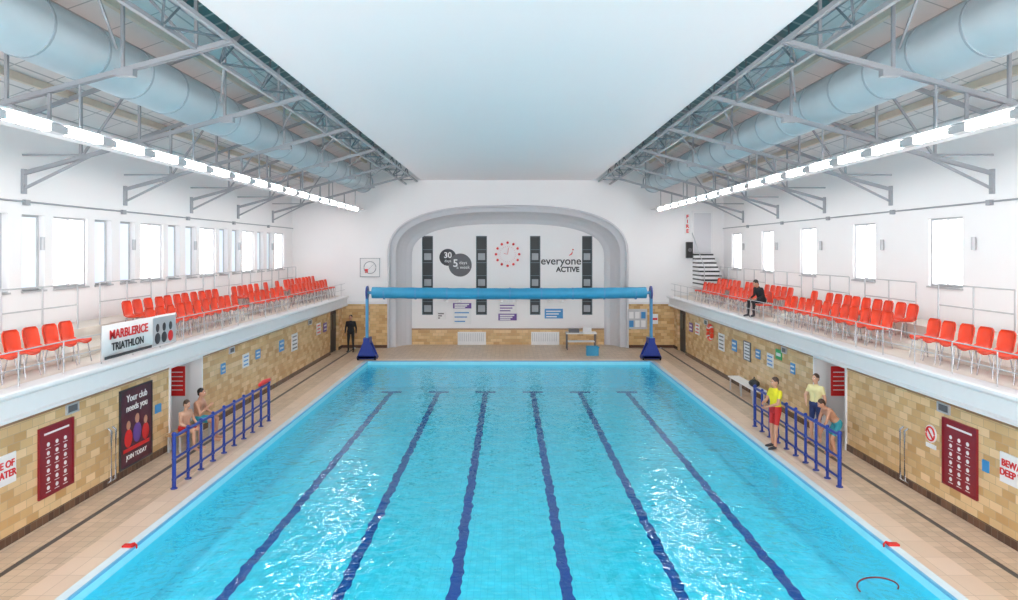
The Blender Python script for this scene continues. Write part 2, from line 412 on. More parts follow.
for i, (a, b) in enumerate(NW):
    q = MB(); q.box(a, b, YI+0.12, YI+0.14, nz0, nz1, 1)
    q.box(a, a+0.03, YI+0.06, YI+0.12, nz0, nz1, 0); q.box(b-0.03, b, YI+0.06, YI+0.12, nz0, nz1, 0)
    for k in range(7):
        z = nz0+(nz1-nz0-0.05)*k/6; q.box(a+0.03, b-0.03, YI+0.07, YI+0.12, z, z+0.03, 0)
    for k in range(6):
        z = nz0+(nz1-nz0-0.05)*k/6
        if k % 2 == 0: q.box(a+0.1, b-0.1, YI+0.11, YI+0.119, z+0.15, z+0.5, 2)
    q.obj('window_%d' % (90+i), [M_steel_d, M_darkglass, M_steel])
dd = MB()
dd.box(-4.98, 4.98, YI-0.05, YI, 0, 0.78, 0); dd.box(-4.98, 4.98, YI-0.07, YI, 0.78, 0.84, 1)
dd.box(-8.3, -A0-0.1, YB-0.05, YB, 0, 2.2, 0); dd.box(A0+0.1, 8.3, YB-0.05, YB, 0, 2.2, 0)
dd.box(-8.3, -A0-0.1, YB-0.14, YB, 2.2, 2.34, 2); dd.box(A0+0.1, 8.3, YB-0.14, YB, 2.2, 2.34, 2)
dd.box(-8.3, -A0-0.1, YB-0.06, YB-0.05, 0, 0.15, 3); dd.box(A0+0.1, 8.3, YB-0.06, YB-0.05, 0, 0.15, 3)
dd.obj('wall_back_tiling', [M_tileY, M_band, M_trimw, M_dark_tile])
for x0, x1 in ((-2.6,-1.14),(1.2,2.65)):
    v = MB(); v.box(x0, x1, YI-0.14, YI-0.05, 0.0, 0.66, 0)
    for k in range(14): v.box(x0+0.06+k*(x1-x0-0.12)/14, x0+0.09+k*(x1-x0-0.12)/14, YI-0.15, YI-0.14, 0.18, 0.6, 1)
    v.obj('wall_radiator', [M_white, M_rail])

# ------------------------------------------------------------------ ceiling and roof
c = MB(); c.box(-4.35, 4.35, YN, YB, 8.4, 8.5, 0)
c.box(-4.35, -4.30, YN, YB, 8.5, 10.5, 0); c.box(4.30, 4.35, YN, YB, 8.5, 10.5, 0)
c.obj('ceiling', [M_ceil])
def roofz(x): return 10.4-(abs(x)-4.35)*0.36
for sgn, side in ((-1, 'left'), (1, 'right')):
    X = lambda a: sgn*a
    r = MB()
    def slab(a, b, m, dz=0):
        z0, z1 = roofz(a)+dz, roofz(b)+dz
        r.add([(X(a),YN,z0),(X(b),YN,z1),(X(b),YB,z1),(X(a),YB,z0),(X(a),YN,z0+.1),(X(b),YN,z1+.1),(X(b),YB,z1+.1),(X(a),YB,z0+.1)],
              [(0,3,2,1),(4,5,6,7),(0,1,5,4),(1,2,6,5),(2,3,7,6),(3,0,4,7)], m)
    slab(4.35, 6.3, 1); slab(6.3, 11.15, 0)
    for xx in (7.1, 8.0, 8.9, 9.8): r.beam((X(xx), YN, roofz(xx)-0.08), (X(xx), YB, roofz(xx)-0.08), 0.1, 0.16, 2)
    for xx in (5.3, 6.3): r.beam((X(xx), YN, roofz(xx)-0.08), (X(xx), YB, roofz(xx)-0.08), 0.08, 0.14, 3)
    r.obj('roof_%s' % side, [M_roof, M_glaze, M_purlin, M_steel])
    low = lambda x: 8.32-(x-4.5)*0.273
    g = MB()
    for xx, zz in ((4.55, 8.33), (5.1, 8.2)): g.beam((X(xx), YN, zz), (X(xx), YB-0.02, zz), 0.07, 0.07, 0)
    g.beam((X(4.75), YN, 9.0), (X(4.75), YB-0.02, 9.0), 0.06, 0.06, 1)
    y = YN; k = 0
    while y < YB-1:
        a, b = (4.55, 8.33), (5.1, 8.2)
        if k % 2: a, b = b, a
        g.beam((X(a[0]), y, a[1]), (X(b[0]), y+1.0, b[1]), 0.035, 0.035, 1)
        g.beam((X(a[0]), y, a[1]), (X(4.75), y+0.5, 9.0), 0.03, 0.03, 1)
        y += 1.0; k += 1
    g.obj('roof_lattice_girder', [M_steel, M_steel_d])
    for k in range(9):
        Y = -0.9+4.0*k
        t = MB()
        for dy in (-0.04, 0.04): t.beam((X(4.5), Y+dy, low(4.5)), (X(10.8), Y+dy, low(10.8)), 0.025, 0.08, 0)
        t.beam((X(4.5), Y, roofz(4.5)-0.2), (X(10.8), Y, roofz(10.8)-0.2), 0.07, 0.09, 0)
        for xx in (5.1, 6.3, 8.2, 9.5): t.beam((X(xx), Y, low(xx)), (X(xx), Y, roofz(xx)-0.2), 0.05, 0.05, 0)
        for xa, xb in ((5.1, 6.3), (9.5, 8.2)): t.beam((X(xa), Y, low(xa)), (X(xb), Y, roofz(xb)-0.2), 0.045, 0.045, 0)
        t.beam((X(10.8), Y, 6.25), (X(9.2), Y, low(9.2)), 0.045, 0.055, 0)
        t.beam((X(9.2), Y, low(9.2)-.02), (X(10.8), Y, low(9.2)-.02), 0.04, 0.04, 0)
        t.beam((X(7.5), Y, low(7.5)), (X(7.5), Y, 6.9), 0.045, 0.045, 0)
        t.beam((X(8.2), Y, low(8.2)), (X(7.5), Y, 6.92), 0.045, 0.045, 0)
        t.beam((X(7.0), Y, low(7.0)), (X(7.0), Y+0.0, 6.92), 0.03, 0.03, 0)
        t.box(X(6.1), X(6.4), Y-0.07, Y+0.07, low(6.2)-0.12, low(6.2)+0.0, 0)
        t.box(X(10.74), X(10.8), Y-0.06, Y+0.06, 6.15, 6.7, 0)
        t.obj('roof_truss', [M_steel])
        if k < 8:
            b = MB(); b.beam((X(4.6), Y, 8.4), (X(6.4), Y+4, low(6.4)+0.4), 0.035, 0.035)
            b.obj('roof_brace', [M_steel])
    d = MB(); dx, dz = 7.25, 8.28
    d.tube([(X(dx), YN, dz), (X(dx), YB-0.3, dz)], 0.5, 28, 0)
    y = YN+0.5
    while y < YB: d.tube([(X(dx), y, dz), (X(dx), y+0.05, dz)], 0.515, 28, 1, False); y += 1.4
    d.obj('ventilation_duct', [M_duct, M_ductring])
    t = MB()
    t.box(X(7.42), X(7.75), YN, YB-0.2, 6.82, 6.90, 0); t.box(X(7.10), X(7.42), YN, YB-0.2, 6.905, 6.925, 0)
    t.obj('lighting_trough', [M_trimw])
    l = MB(); y = YN+0.35
    while y < YB-1.4:
        l.tube([(X(7.21), y+0.06, 6.82), (X(7.21), y+1.0, 6.82)], 0.06, 6, 0)
        l.box(X(7.13), X(7.29), y-0.16, y+.06, 6.76, 6.89, 1); l.box(X(7.13), X(7.29), y+1.0, y+1.2, 6.76, 6.89, 1)
        y += 1.36
    l.obj('fluorescent_lamps', [M_tube, M_rail])

# ------------------------------------------------------------------ signs on side walls
def wsign(name, sgn, y0, y1, z0, z1, bg, frame=None, lines=0, lm=None, head=None, icons=False, x=None, th=0.025):
    b = MB(); x = x if x is not None else WX
    f = lambda a: sgn*(x-a)
    b.box(f(0), f(th), y0, y1, z0, z1, 0)
    if frame:
        for q in ((y0-.03, y0, z0-.03, z1+.03), (y1, y1+.03, z0-.03, z1+.03), (y0, y1, z0-.03, z0), (y0, y1, z1, z1+.03)):
            b.box(f(0), f(th+.015), q[0], q[1], q[2], q[3], 1)
    w_ = y1-y0; h_ = z1-z0
    if icons:
        for r_ in range(6):
            for c_ in range(3):
                b.disc((f(th), y0+w_*(0.24+0.26*c_), z0+h_*(0.10+0.13*r_)), (-sgn,0,0), w_*0.042, 0.006, 2, 12)
                b.box(f(th), f(th+.005), y0+w_*(0.17+0.26*c_), y0+w_*(0.31+0.26*c_), z0+h_*(0.037+0.13*r_), z0+h_*(0.045+0.13*r_), 2)
        b.box(f(th), f(th+.005), y0+w_*.12, y1-w_*.12, z1-h_*.10, z1-h_*.07, 2)
    for k in range(lines):
        zc = z1-h_*(k+0.7)/(lines+0.4)
        sh = 0.1+0.12*random.random()
        b.box(f(th), f(th+.005), y0+w_*.1, y1-w_*sh, zc-h_*.16/lines, zc+h_*.16/lines, 2)
    return b.obj(name, [bg, frame or bg, lm or M_white])
RL = (PI/2, 0, PI/2); RR = (PI/2, 0, -PI/2)
for sgn in (-1, 1):
    wsign('rules_poster', sgn, 12.0, 12.9, 0.5, 1.7, M_red, M_red, icons=True)
    o = wsign('deep_water_sign', sgn, 10.45, 11.42, 1.02, 1.52, M_white)
    text('BEWARE OF\nDEEP WATER', (sgn*(WX-.03), 10.94, 1.27), RL if sgn < 0 else RR, 0.16, M_brightred, o, bold=0.004)
    b = MB()
    for dy in (0, 0.16): b.tube([(sgn*(WX-.02), 14.05+dy, 0.08), (sgn*(WX-.09), 14.05+dy, 0.12), (sgn*(WX-.09), 14.05+dy, 1.15), (sgn*(WX-.02), 14.05+dy, 1.2)], 0.02, 8)
    b.obj('door_pull_bar', [M_chrome])
    wsign('wall_vent', sgn, 12.75, 13.05, 1.83, 1.96, M_grey, M_rail)
    wsign('wall_vent', sgn, 20.2, 20.5, 1.83, 1.96, M_grey, M_rail)
    wsign('wall_vent', sgn, 28.2, 28.6, 1.8, 1.95, M_grey, M_rail)
    for y0, y1, z0, z1, bg, ln, lm in ((19.6,19.9,1.3,1.6,M_signblue,2,M_white), (21.2,21.7,1.2,1.62,M_white,3,M_signblue), (22.3,22.7,1.3,1.6,M_signblue,2,M_white),
                                   (24.6,25.1,1.2,1.6,M_signblue,2,M_white), (26.0,26.7,1.0,1.65,M_white,4,M_grey), (29.4,30.0,1.2,1.7,M_white,3,M_brightred), (30.5,31.0,1.2,1.6,M_purple,2,M_white)):
        wsign('small_notice', sgn, y0, y1, z0, z1, bg, None, ln, lm)
    wsign('small_notice', sgn, 11.7 if sgn > 0 else 15.95, 11.85 if sgn > 0 else 16.2, 1.05, 1.25, M_signblue)
po = wsign('framed_poster', -1, 14.5, 15.75, 0.2, 1.85, M_poster_dark, M_char)
text('Your club\nneeds you', (-WX+.04, 15.12, 1.55), RL, 0.21, M_white, po, bold=0.002)
text('JOIN TODAY', (-WX+.04, 15.1, 0.38), RL, 0.14, M_white, po)
b = MB()
for yy, zz, s_ in ((14.8, 0.95, 1.0), (15.15, 1.02, 1.1), (15.5, 0.93, 0.95)):
    b.sph((-WX+.026, yy, zz+.12*s_), (.008, .08*s_, .1*s_), 2, 12, 8); b.sph((-WX+.026, yy, zz-.16*s_), (.008, .16*s_, .2*s_), 0 if yy != 15.15 else 1, 12, 8)
b.box(-WX+.025, -WX+.03, 14.6, 15.65, 0.5, 0.58, 0)
MSK = mat('printed_skin_tone', (0.55, 0.28, 0.18), 0.4)
b.obj('poster_figures', [M_brightred, M_purple, MSK], po)
b = MB(); b.disc((WX-.001, 13.3, 1.3), (-1,0,0), 0.17, 0.02, 0); b.ring((WX-.025, 13.3, 1.3), (1,0,0), 0.13, 0.018, 1)
b.beam((WX-.025, 13.2, 1.2), (WX-.025, 13.4, 1.4), 0.03, 0.02, 1); b.box(WX, WX-.02, 13.15, 13.45, 1.02, 1.1, 0); b.obj('no_diving_sign', [M_white, M_brightred])
wsign('exit_sign', 1, 20.55, 21.0, 1.55, 1.85, M_green, None, 1)
wsign('information_board', 1, 23.2, 23.8, 1.1, 1.7, M_white, M_grey, 5, M_grey)
for yy in (27.6,):
    b = MB(); b.ring((WX-.09, yy, 1.55), (1,0,0), 0.28, 0.075, 0)
    for a in range(4):
        c_ = PI/4+a*PI/2; b.sph((WX-.09, yy+0.28*math.cos(c_), 1.55+0.28*math.sin(c_)), 0.085, 1, 8, 6)
    b.obj('lifebuoy', [M_orange, M_white])

b = MB(); n = 24; vs = []
for i in range(n+1):
    y = 13.55+3.0*i/n; dx = 0.02*math.sin(i*0.9)
    vs += [(-8.11+dx, y, 2.66), (-8.11+dx, y, 3.38), (-8.125+dx, y, 2.66), (-8.125+dx, y, 3.38)]
fs = []
for i in range(n):
    o = 4*i; fs += [(o, o+4, o+5, o+1), (o+2, o+3, o+7, o+6), (o, o+2, o+6, o+4), (o+1, o+5, o+7, o+3)]
b.add(vs, fs, 0, True); b.box(-8.085, -8.08, 15.45, 16.5, 2.7, 3.34, 2)
for yy in (15.65, 15.95, 16.25): b.sph((-8.078, yy, 3.1), (.01, .08, .1), 1, 10, 8); b.sph((-8.078, yy, 2.86), (.01, .13, .13), 3 if yy > 16 else 1, 10, 8)
b.box(-8.085, -8.08, 13.6, 15.4, 2.69, 2.75, 1)
bo = b.obj('advertising_banner', [M_white, M_char, M_rail, M_brightred])
text('MARBLERICE', (-8.08, 14.5, 3.16), RL, 0.26, M_brightred, bo, bold=0.006)
text('TRIATHLON', (-8.08, 14.45, 2.91), RL, 0.22, M_black, bo, bold=0.004)

# ------------------------------------------------------------------ blue deck railings
for sgn in (-1, 1):
    r = MB(); y0, y1 = (13.9, 19.4) if sgn < 0 else (14.0, 18.8)
    x = sgn*6.84
    n = 9
    for i in range(n+1):
        y = y0+(y1-y0)*i/n
        r.tube([(x, y, 0.012), (x, y, 1.12)], 0.042 if i in (0, n) else 0.032, 8)
        r.disc((x, y, 0.012), (0,0,1), 0.07, 0.015, 0, 12)
        r.sph((x, y, 1.12), 0.055 if i in (0, n) else 0.042, 0, 8, 6)
        for z in (0.2, 0.62): r.sph((x, y, z), 0.05, 0, 8, 6)
    for z, rr in ((0.2, 0.026), (0.62, 0.026), (1.08, 0.034)): r.tube([(x, y0, z), (x, y1, z)], rr, 8)
    r.obj('poolside_railing', [M_blue])
b = MB(); b.tube([(-6.84, 18.7, 1.18), (-6.84, 19.0, 1.2), (-6.84, 19.45, 1.18)], [0.05, 0.07, 0.05], 10); b.sph((-6.84, 18.7, 1.18), 0.05, 0, 8, 6); b.sph((-6.84, 19.45, 1.18), 0.05, 0, 8, 6)
b.obj('rescue_tube', [M_brightred])

# ------------------------------------------------------------------ pool cover reel
e = empty('pool_cover_reel', (0.05, 30.25, 0))
b = MB(); n = 60; pts = []; rs = []
for i in range(n+1):
    pts.append((-6.1+12.2*i/n, 0, 3.0-0.05*math.sin(PI*i/n))); rs.append(0.25+0.006*math.sin(i*1.7))
b.tube(pts, rs, 24, 0); b.tube([(-6.4, 0, 3.0), (6.4, 0, 3.0)], 0.07, 12, 1)
for k in range(9): b.tube([(-5.6+k*1.4, 0, 2.96), (-5.53+k*1.4, 0, 2.96)], 0.262, 20, 1, False)
b.obj('cover_roll', [M_cover, M_lblue], e)
for sgn in (-1, 1):
    b = MB(); x = sgn*6.32
    b.disc((x-0.03, 0, 3.0), (1,0,0), 0.3, 0.06, 1)
    b.beam((x, -0.08, 0.6), (x, -0.08, 3.1), 0.11, 0.1, 0); b.beam((x, 0.12, 0.6), (x, 0.12, 3.1), 0.06, 0.06, 0)
    for yy in (-0.2, 0.25):
        b.add([(x-0.45, yy, 0.1), (x+0.45, yy, 0.1), (x+0.13, yy, 0.85), (x-0.13, yy, 0.85), (x-0.45, yy+0.06, 0.1), (x+0.45, yy+0.06, 0.1), (x+0.13, yy+0.06, 0.85), (x-0.13, yy+0.06, 0.85)],
              [(0,1,2,3),(7,6,5,4),(0,4,5,1),(1,5,6,2),(2,6,7,3),(3,7,4,0)], 1)
    b.box(x-0.42, x+0.42, -0.2, 0.31, 0.08, 0.2, 1); b.box(x-0.14, x+0.14, -0.22, 0.33, 0.75, 1.0, 1)
    for wx in (-0.38, 0.38):
        for wy in (-0.18, 0.28): b.tube([(x+wx-0.03, wy, 0.075), (x+wx+0.03, wy, 0.075)], 0.062, 12, 2)
    b.obj('reel_stand', [M_lblue, M_blue, M_black], e)

# ------------------------------------------------------------------ back wall graphics
FB = (PI/2, 0, 0); yb = YI-0.012
g = MB(); g.disc((-3.12, YI, 4.52), (0,-1,0), 0.44, 0.01, 0, 32); g.disc((-2.48, YI, 4.12), (0,-1,0), 0.6, 0.02, 1, 36)
go = g.obj('wall_logo_circles', [M_char, M_grey])
text('30', (-3.12, yb-.01, 4.62), FB, 0.42, M_white, go, bold=0.01); text('days', (-3.12, yb-.01, 4.33), FB, 0.2, M_white, go)
text('5', (-2.72, yb-.02, 4.2), FB, 0.55, M_white, go, bold=0.01); text('days\na week', (-2.32, yb-.02, 4.12), FB, 0.24, M_white, go)
lg = empty('wall_lettering', (2.75, YI, 4.2))
text('everyone', (0.0, -0.012, 0.12), FB, 0.56, M_char, lg, bold=0.006)
text('ACTIVE', (0.35, -0.012, -0.32), FB, 0.36, M_char, lg, bold=0.012)
b = MB(); b.tube([(0.42, -0.02, 0.42), (0.55, -0.02, 0.5), (0.6, -0.02, 0.62)], [0.02, 0.035, 0.01], 6, 0); b.sph((0.62, -0.02, 0.72), 0.04, 0, 8, 6); b.obj('logo_swoosh', [M_brightred], lg)
ck = MB(); cc = Vector((-0.02, YI-0.02, 4.68))
for i in range(12):
    a = i*PI/6; q = cc+Vector((math.cos(a)*0.6, 0, math.sin(a)*0.6)); ck.disc(q, (0,-1,0), 0.075, 0.03, 0, 5)
for i in range(24):
    a = i*PI/12; q = cc+Vector((math.cos(a)*0.4, 0, math.sin(a)*0.4)); ck.disc(q, (0,-1,0), 0.014, 0.03, 0, 5)
ck.beam(cc+Vector((0,-.04,0)), cc+Vector((0.05,-.04,0.34)), 0.02, 0.02, 0); ck.beam(cc+Vector((0,-.04,0)), cc+Vector((-0.2,-.04,0.04)), 0.02, 0.02, 0)
ck.obj('pace_clock', [M_brightred])
for x0, x1, z0, z1, m, m2 in ((-2.85,-1.9,1.05,1.85,M_white,M_signblue), (-0.5,0.45,1.25,1.6,M_purple,M_white), (-0.5,0.45,1.66,2.15,M_white,M_purple), (1.9,2.85,1.35,1.85,M_signblue,M_white), (-3.7,-3.2,1.3,1.7,M_white,M_grey), (-2.85,-1.9,1.87,2.15,M_purple,M_white)):
    b = MB(); b.box(x0, x1, YI-0.03, YI, z0, z1, 0)
    for k in range(3): b.box(x0+0.08, x1-0.12-0.1*k, YI-0.035, YI-0.03, z1-(z1-z0)*(0.25+0.28*k)-0.03, z1-(z1-z0)*(0.25+0.28*k)+0.03, 1)
    b.obj('wall_poster', [m, m2])
for xx in (-2.85, 0.0, 2.45):
    b = MB()
    for s_ in (-1, 1):
        b.tube([(xx, YI, 2.45), (xx+s_*0.1, YI-0.15, 2.5), (xx+s_*0.3, YI-0.22, 2.35)], 0.025, 8, 0); b.tube([(xx+s_*0.3, YI-0.22, 2.42), (xx+s_*0.34, YI-0.26, 2.2)], [0.05, 0.14], 12, 0)
    b.box(xx-0.06, xx+0.06, YI-0.05, YI, 2.35, 2.6, 0); b.obj('wall_spotlight', [M_white])
b = MB(); b.box(5.97, 6.95, YB-0.11, YB-0.05, 0.95, 1.95, 0)
for i in range(3):
    for j in range(2): b.box(6.05+i*0.3, 6.27+i*0.3, YB-0.12, YB-0.11, 1.05+j*0.43, 1.38+j*0.43, 1 if (i+j) % 3 else 2)
b.obj('notice_board', [M_rail, M_white, M_signblue])
b = MB(); b.box(7.2, 7.5, YB-0.07, YB-0.05, 1.2, 1.7, 0); b.box(7.23, 7.47, YB-0.075, YB-0.07, 1.4, 1.5, 1); b.obj('end_wall_notice', [M_white, M_brightred])
b = MB(); b.box(-7.4, -6.4, YB-0.08, YB, 3.55, 4.5, 0)
for q in ((-7.4,-6.4,3.55,3.58),(-7.4,-6.4,4.47,4.5),(-7.4,-7.37,3.58,4.47),(-6.43,-6.4,3.58,4.47)): b.box(q[0], q[1], YB-0.1, YB-0.08, q[2], q[3], 1)
b.ring((-6.9, YB-0.08, 4.02), (0,1,0), 0.3, 0.02, 1)
b.beam((-7.1, YB-0.09, 3.8), (-6.65, YB-0.09, 4.25), 0.03, 0.01, 1); b.box(-7.15, -7.0, YB-0.09, YB-0.08, 3.75, 3.95, 2)
b.obj('wall_sign', [M_white, M_steel, M_brightred])
st = MB()
for k in range(8):
    y0 = 31.9+k*0.26
    st.box(9.25, 10.2, y0, YB, 3.1+0.2*k, 3.1+0.2*(k+1)-0.07, 0); st.box(9.25, 10.2, y0-0.02, YB, 3.1+0.2*(k+1)-0.07, 3.1+0.2*(k+1), 1)
st.tube([(9.2, 31.8, 3.1), (9.2, 31.8, 4.1), (9.2, 33.9, 5.75)], 0.022, 8, 2)
st.obj('staircase', [M_white, M_black, M_rail])
b = MB(); b.box(9.3, 10.15, YB-0.06, YB-0.01, 4.75, 6.75, 0); b.box(9.22, 9.3, YB-0.08, YB-0.01, 4.75, 6.85, 1); b.box(10.15, 10.23, YB-0.08, YB-0.01, 4.75, 6.85, 1); b.box(9.3, 10.15, YB-0.08, YB-0.01, 6.75, 6.85, 1)
b.obj('door_4', [M_greywall, M_trimw])
b = MB(); b.box(8.85, 9.1, YB-0.05, YB, 5.7, 6.7, 0)
bo = b.obj('fire_exit_sign', [M_white]); text('F\nI\nR\nE', (8.975, YB-0.06, 6.2), FB, 0.24, M_brightred, bo, bold=0.01)
b = MB(); b.box(8.9, 9.2, YB-0.25, YB, 4.5, 5.3, 0); b.tube([(9.05, YB-0.26, 4.9), (9.05, YB-0.28, 4.9)], 0.1, 12, 1); b.obj('loudspeaker', [M_black, M_grey])
b = MB(); 
b.box(2.85, 4.35, 33.2, 33.8, 0.78, 0.84, 0); b.box(2.95, 4.25, 33.25, 33.75, 0.38, 0.42, 0)
for xx in (2.9, 4.3):
    for yy in (33.25, 33.75): b.beam((xx, yy, 0), (xx, yy, 0.78), 0.05, 0.05, 1)
b.box(3.0, 3.5, 33.3, 33.7, 0.84, 1.02, 2); b.box(3.7, 4.1, 33.3, 33.6, 0.84, 1.1, 0)
b.obj('poolside_table', [M_white, M_grey, M_grey])
b = MB()
b.box(3.65, 4.2, 31.4, 31.8, 0, 0.03, 0)
for q in ((3.65,4.2,31.4,31.43),(3.65,4.2,31.77,31.8),(3.65,3.68,31.43,31.77),(4.17,4.2,31.43,31.77)): b.box(*q, 0.03, 0.42, 0)
b.box(3.62, 4.23, 31.37, 31.4, 0.37, 0.42, 0); b.obj('storage_crate', [M_cover])
b = MB()
for k in range(4): b.box(7.78+k*0.1, 7.86+k*0.1, 21.4, 24.0, 0.42, 0.46, 0)
for yy in (21.6, 22.7, 23.8):
    b.beam((7.8, yy, 0), (7.8, yy, 0.42), 0.04, 0.04, 1); b.beam((8.14, yy, 0), (8.14, yy, 0.42), 0.04, 0.04, 1); b.beam((7.8, yy, 0.4), (8.14, yy, 0.4), 0.04, 0.04, 1)
b.obj('poolside_bench', [M_white, M_rail])
b = MB(); b.sph((7.98, 22.0, 0.58), (0.16, 0.26, 0.12), 0, 12, 8); b.tube([(7.98, 21.85, 0.66), (7.98, 22.0, 0.78), (7.98, 22.15, 0.66)], 0.015, 6, 0); b.obj('duffel_bag', [M_black])
b = MB()
for k in range(3): b.box(-8.25+k*0.13, -8.14+k*0.13, 16.3, 18.1, 0.40, 0.44, 0)
for yy in (16.4, 18.0): b.beam((-8.2, yy, 0), (-8.2, yy, 0.4), 0.04, 0.04, 1); b.beam((-7.92, yy, 0), (-7.92, yy, 0.4), 0.04, 0.04, 1)
b.obj('poolside_bench', [M_wood, M_rail])
for x, y, sg in ((PR+0.12, 11.2, 1), (PL-0.12, 11.15, -1)):
    b = MB(); b.box(x-0.08, x+0.1, y-0.05, y+0.05, 0.03, 0.06, 0); b.tube([(x, y, 0.05), (x-sg*0.08, y+0.04, 0.07), (x-sg*0.14, y, 0.05), (x-sg*0.16, y-0.04, 0.02)], 0.014, 6, 0)
    b.obj('lane_rope_hook', [M_brightred])
b = MB(); b.tube([(5.55+0.30*math.cos(a*0.16)*(1+0.012*a), 10.2+0.30*math.sin(a*0.16)-0.01*a, -0.12) for a in range(-4, 21)], 0.012, 6, 0); b.obj('floating_hose', [M_red])

# ------------------------------------------------------------------ people
SKIN = mat('skin', (0.54, 0.28, 0.18), 0.5); SKIN2 = mat('skin_light', (0.62, 0.36, 0.25), 0.5)
HAIRB = mat('hair_brown', (0.05, 0.025, 0.015), 0.6); HAIRK = mat('hair_black', (0.012, 0.010, 0.010), 0.6)
SHORT_R = mat('shorts_red', (0.50, 0.015, 0.015), 0.7); TEAL = mat('shorts_teal', (0.03, 0.30, 0.38), 0.7)
BLK = mat('clothes_black', (0.012, 0.012, 0.016), 0.8); NAVY = mat('shorts_navy', (0.02, 0.04, 0.15), 0.7)
PALEY = mat('pale_yellow_shirt', (0.76, 0.70, 0.36), 0.7); SHOE = mat('shoe', (0.04, 0.04, 0.05), 0.6); LIP = mat('lips', (0.45, 0.12, 0.10), 0.5)

STAND = dict(pelvis=(0,0,.95), neck=(0,0,1.46), head=(0,.02,1.63),
    shl=(-.18,0,1.40), ell=(-.25,-.02,1.12), wrl=(-.26,.06,.87), shr=(.18,0,1.40), elr=(.25,-.02,1.12), wrr=(.26,.06,.87),
    hil=(-.09,0,.90), knl=(-.11,.03,.50), anl=(-.12,-.01,.08), tol=(-.14,.16,.035),
    hir=(.09,0,.90), knr=(.11,.03,.50), anr=(.12,-.01,.08), tor=(.14,.16,.035))
SIT = dict(pelvis=(0,0,.54), neck=(0,.06,1.04), head=(0,.10,1.21),
    shl=(-.18,.05,.98), ell=(-.25,.12,.72), wrl=(-.15,.36,.62), shr=(.18,.05,.98), elr=(.25,.12,.72), wrr=(.15,.36,.62),
    hil=(-.09,.02,.54), knl=(-.13,.44,.52), anl=(-.12,.42,.08), tol=(-.13,.58,.035),
    hir=(.09,.02,.54), knr=(.13,.44,.52), anr=(.12,.46,.08), tor=(.13,.62,.035))
